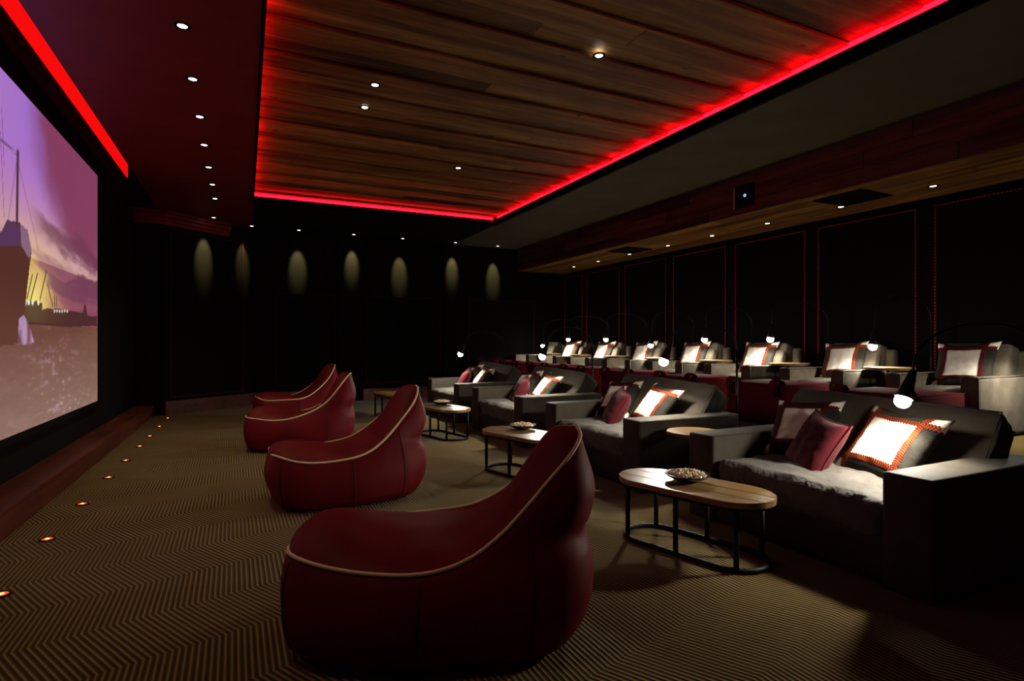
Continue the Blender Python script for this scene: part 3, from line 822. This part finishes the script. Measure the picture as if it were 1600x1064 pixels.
# ------------------------------------------------------------------ tables
def stadium(L, W, n=14):
    r = W/2; a = L/2-r; o = []
    for i in range(n+1): t = -pi/2+pi*i/n; o.append((r*cos(pi/2+t+pi/2), 0))
    pts = [(r*cos(t), a+r*sin(t)) for t in [pi*i/n for i in range(n+1)]]+[(r*cos(t), -a+r*sin(t)) for t in [pi+pi*i/n for i in range(n+1)]]
    return pts
def slab_between(L, W, x0, x1, n=26):
    """outline of the strip x0..x1 of a stadium that is long in Y"""
    r = W/2; a = L/2-r
    e = lambda x: a+math.sqrt(max(0, r*r-x*x))
    xs = [x0+(x1-x0)*i/n for i in range(n+1)]
    return [(x, e(x)) for x in xs]+[(x, -e(x)) for x in xs[::-1]]
TL, TWD, TH = 1.00, .46, .405
def make_table():
    root = thing('coffee_table', '', 'table')
    for a, b in ((-.23, -.082), (-.08, .062), (.064, .23)):
        prism('top_board', slab_between(TL, TWD, a, b), TH-.035, TH, m_top, root, .006)
    ring = stadium(TL-.08, TWD-.08, 12)
    tube('top_ring', [(x, y, TH-.048) for x, y in ring], .014, m_iron, root, 8, closed=True)
    tube('foot_ring', [(x, y, .016) for x, y in ring], .016, m_iron, root, 8, closed=True)
    r = (TWD-.08)/2; a = (TL-.08)/2-r
    for x, y in ((-r, 0), (r, 0), (-r*.87, a+r*.5), (r*.87, a+r*.5), (-r*.87, -a-r*.5), (r*.87, -a-r*.5)):
        tube('leg', [(x, y, .014), (x, y, TH-.045)], .0155, m_iron, root, 10)
    return root
tabs = [(1.94, 2.05, 17), (1.88, 3.73, 17), (1.86, 5.58, 14), (1.74, 7.25, 10)]
FW = ['farthest from the far wall', 'third from the far wall', 'second from the far wall', 'next to the far wall']
tlab = ['oval wooden coffee table on black wire legs, '+q for q in FW]
t0 = make_table()
for i, (x, y, a) in enumerate(tabs):
    t_ = t0 if i == 0 else copy_tree(t0)
    t_.location = (x*H, y*H, 0); t_.rotation_euler = (0, 0, R(a)); t_['label'] = tlab[i]; t_['group'] = 'oval coffee tables'
bprof = [(.030, .0), (.060, .0), (.064, .006), (.105, .022), (.140, .043), (.143, .047), (.139, .049), (.102, .030), (.060, .014), (0, .012)]
bowl0 = None
blab = ['black popcorn bowl on the coffee table '+q for q in FW[:3]]
plab = ['heap of popcorn in the bowl on the coffee table '+q for q in FW[:3]]
bpos = [on_z(1074, 744, TH+.03), on_z(816, 666, TH+.03), on_z(690, 629, TH+.03)]
for i, p in enumerate(bpos):
    o = lathe('bowl', bprof, m_bowl, None, 32, loc=(p.x, p.y, TH)) if bowl0 is None else bowl0.copy()
    if bowl0 is None: bowl0 = o
    else: C.objects.link(o); o.location = (p.x, p.y, TH)
    tag(o, blab[i], 'bowl', 'black popcorn bowls')
    bm = bmesh.new(); rp = random.Random(50+i)
    for k in range(190):
        rr = .112*math.sqrt(rp.random()); th = rp.uniform(0, 2*pi); hz = .030+.034*(1-(rr/.112)**2)*rp.uniform(.55, 1)+.012*(rr/.112)
        c = Vector((rr*cos(th), rr*sin(th), hz))
        for q in range(3):
            M = Matrix.Translation(c+Vector((rp.uniform(-.006, .006), rp.uniform(-.006, .006), rp.uniform(-.004, .006)))) @ Matrix.Rotation(rp.uniform(0, 3), 4, 'X') @ Matrix.Scale(rp.uniform(.006, .0095), 4)
            bmesh.ops.create_icosphere(bm, subdivisions=1, radius=1, matrix=M)
    o = finish('popcorn', bm, m_popcorn, None, True, loc=(p.x, p.y, TH)); tag(o, plab[i], 'popcorn'); o['kind'] = 'stuff'

def side_table(label, loc, r, h, group, post=(0, 0)):
    root = thing('side_table', label, 'table', loc, 0, group)
    lathe('table_top', [(0, h-.030), (r-.004, h-.030), (r, h-.024), (r, h-.006), (r-.004, h), (0, h)], m_top, root, 36, smooth=False)
    tube('post', [(post[0], post[1], .01), (post[0], post[1], h-.03)], .016, m_iron, root, 10)
    lathe('foot_plate', [(0, 0), (.13, 0), (.13, .010), (.02, .016), (0, .016)], m_iron, root, 24, loc=(post[0], post[1], 0))
    return root
side_table('round wooden side table squeezed between two charcoal love seats', (2.60*H, 2.72*H, 0), .23, .545, 'round side tables')

# ------------------------------------------------------------------ armchairs with ottomans on the platform
CW = .80; CD = 1.08; CA = .575; PLAT = .39
CY = [2.08+.965*k for k in range(8)]                # near outer side of each chair, units of H
def make_chair():
    root = thing('armchair', '', 'armchair'); w2 = CW/2; aw = .135
    box('base', (.04, CD), (-w2+.03, w2-.03), (.03, .24), m_taupe, root, .02, 2)
    for s in (-1, 1):
        a, b = sorted((s*w2, s*(w2-aw)))
        arm = box('arm', (.015, CD), (a, b), (.02, CA), m_taupe, root, .030, 3)
        fr = box('arm_front', (0, .03), (a-.004, b+.004), (.02, CA+.004), m_taupe, arm, .014, 2)
        tube('welt', [(.006, a, .03), (.006, a, CA-.03), (.006, a+.03, CA), (.006, b-.03, CA), (.006, b, CA-.03), (.006, b, .03)], .006, m_taupe_edge, arm, 6)
        tube('welt', [(.02, a+.006, CA-.006), (CD-.02, a+.006, CA-.006)], .005, m_taupe_edge, arm, 6)
    for q in ((.06, -w2+.06), (.06, w2-.06), (CD-.06, -w2+.06), (CD-.06, w2-.06)):
        box('foot', (q[0]-.025, q[0]+.025), (q[1]-.025, q[1]+.025), (0, .03), m_iron, root)
    box('backrest', (CD-.13, CD), (-w2+.02, w2-.02), (.20, .80), m_taupe, root, .04, 3)
    finish('seat_cushion', cushion_bm(.82, CW-2*aw-.01, .20, 14, .25, 1, .006, .06), m_taupe, root, True, loc=(.45, 0, .335))
    finish('back_cushion', cushion_bm(.50, CW-2*aw+.06, .20, 14, .30, 3, .006, .03), m_taupe, root, True, loc=(.86, 0, .61), rot=(0, R(-76), 0))
    finish('lumbar_cushion', cushion_bm(.36, .30, .12, 10, .35, 6, .006, .03), m_taupe, root, True, loc=(.72, -.17, .60), rot=(0, R(-68), 0))
    return root
def make_ottoman():
    root = thing('ottoman', '', 'ottoman'); w2 = .39; d = .70; h = .45
    box('body', (0, d), (-w2, w2), (.03, h), m_ottoman, root, .028, 3)
    box('plinth', (.03, d-.03), (-w2+.03, w2-.03), (0, .032), m_iron, root)
    tube('welt', [(.006, -w2+.006, h-.006), (d-.006, -w2+.006, h-.006), (d-.006, w2-.006, h-.006), (.006, w2-.006, h-.006)], .005, m_ottoman, root, 6, closed=True)
    for s in (-1, 1):
        # strap handle: a leather loop over the front top edge
        bm = bmesh.new(); yc = s*(w2-.10); hw = .045
        prof = [(-.004, h-.12), (-.045, h-.085), (-.068, h-.030), (-.056, h+.030), (-.010, h+.058), (.040, h+.046), (.085, h+.004)]
        A = []
        for k, (x, z) in enumerate(prof):
            x2, z2 = x*.84+.004, z-.012
            A.append([bm.verts.new((x, yc-hw, z)), bm.verts.new((x, yc+hw, z)), bm.verts.new((x2+.004, yc+hw, z2)), bm.verts.new((x2+.004, yc-hw, z2))])
        for p, q in zip(A, A[1:]):
            for j in range(4): bm.faces.new((p[j], p[(j+1) % 4], q[(j+1) % 4], q[j]))
        bm.faces.new(A[0]); bm.faces.new(A[-1][::-1])
        finish('strap_handle', bm, m_ottoman, root, True)
    return root
ch0 = make_chair(); ot0 = make_ottoman()
ordn = ['eighth', 'seventh', 'sixth', 'fifth', 'fourth', 'third', 'second', 'first']     # counted from the far wall
for k, yk in enumerate(CY):
    yc = yk*H+CW/2
    c = ch0 if k == 0 else copy_tree(ch0)
    c.location = (4.55*H, yc, PLAT); c['group'] = 'taupe armchairs on the platform'
    c['label'] = 'taupe suede armchair on the platform, %s from the far wall' % ordn[k]
    o = ot0 if k == 0 else copy_tree(ot0)
    o.location = (3.84*H, yc-.02, PLAT); o['group'] = 'maroon ottomans before the armchairs'
    o['label'] = 'maroon suede ottoman with two strap handles before the armchair %s from the far wall' % ordn[k]
    if k < 7:
        nm = 'cream patchwork pillow with %s bands on the platform armchair %s from the far wall' % ('dark red' if k == 0 else 'rust', ordn[k])
        patch_pillow('patchwork_pillow', nm, (4.55*H+.60, yc-.01, PLAT+.655), prop_rot(R(28), R(4), R(3+2*sin(k*2.1))), .54, .16, m_band_red if k == 0 else m_band, 'patchwork pillows on the armchairs', dark=m_char, seed=k+30)
for k in range(1, 8):
    side_table('round wooden side table between armchairs %s and %s from the far wall' % (ordn[k-1], ordn[k]), (4.93*H, (CY[k]-.155)*H, PLAT), .245, .615, 'round side tables', (-.02, 0))

# ------------------------------------------------------------------ arc lamps
def bez(a, b, c, d, n):
    return [a*(1-t)**3+b*3*t*(1-t)**2+c*3*t*t*(1-t)+d*t**3 for t in [i/n for i in range(n+1)]]
def arc_lamp(label, base, head, peak, stem, energy, group, tilt, angle=150):
    """base point on the floor, head = where the light leaves the shade, peak = top of the arc; heights are absolute"""
    base = Vector(base); head = Vector(head)
    root = thing('arc_lamp', label, 'lamp', base, 0, group)
    h = head-base; pk = peak-base.z
    lathe('base_plate', [(0, 0), (.13, 0), (.135, .006), (.13, .018), (.02, .026), (0, .026)], m_lampblk, root, 24)
    z1 = pk-.26
    ax = Vector(tilt).normalized()                    # from the opening up through the shade
    Ls = .17; top = h+ax*Ls
    end = top+Vector((0, 0, stem))
    tube('pole', [(0, 0, .02), (0, 0, z1*.5), (0, 0, z1)], .011, m_lampblk, root, 10)
    k = Vector((end.x, end.y, 0))
    pts = bez(Vector((0, 0, z1)), Vector((0, 0, pk+.085)), Vector((end.x, end.y, max(pk+.10, end.z+.05))), end, 26)
    tube('arc', pts+([top] if stem > .01 else []), .0075, m_lampblk, root, 8)
    # shade: slim tapered bell
    sh = lathe('shade', [(.012, Ls+.01), (.020, Ls), (.026, Ls*.75), (.040, Ls*.25), (.050, 0), (.047, 0.002), (.036, Ls*.25), (.020, Ls*.70), (0, Ls*.72)], m_lampblk, root, 20, loc=h)
    sh.rotation_euler = ax.to_track_quat('Z', 'Y').to_euler()
    bl = lathe('bulb', [(r_*.044, z_*.044-.018) for r_, z_ in ((0, 1), (.5, .866), (.866, .5), (1, 0), (.866, -.5), (.5, -.866), (0, -1))], m_bulb, root, 18, loc=h)
    bl.rotation_euler = sh.rotation_euler
    light('lamp_light', 'SPOT', energy, (1, .92, .78), root, h-ax*.068, .035, angle, .5, aim=-ax)
    return root
WARM = 'arc lamps'
heads = [on_x(1412, 622, 2.70*H), on_x(1038, 562, 2.70*H), on_x(848, 555, 2.68*H), on_x(720, 552, 2.55*H)]
poles = [(3.34*H, 1.24*H, 0), (3.34*H, 3.06*H, 0), (3.34*H, 5.0*H, 0), (3.34*H, 7.25*H, 0)]
sl = ['black arc lamp over the love seat '+q for q in FW]
for i in range(4):
    arc_lamp(sl[i], poles[i], heads[i], [1.40, 1.45, 1.47, 1.45][i], 0.0, E_SOFA_LAMP, 'arc lamps over the love seats', (.42, -.10, 1), 165)
hp = [(1625, 530), (1364, 539), (1204, 528), (1101, 529), (1017, 538), (947, 529), (888, 529), (848, 539)]
for k in range(8):
    hd = on_x(hp[k][0], hp[k][1], 4.88*H)
    py = (CY[k]-.20)*H if k else (CY[k]-.42)*H
    arc_lamp('slim black arc lamp over the platform armchair %s from the far wall' % ordn[k], (5.46*H, py, PLAT), hd, 1.80, .17, E_CHAIR_LAMP, 'arc lamps over the armchairs', (.12, -.05, 1), 160)
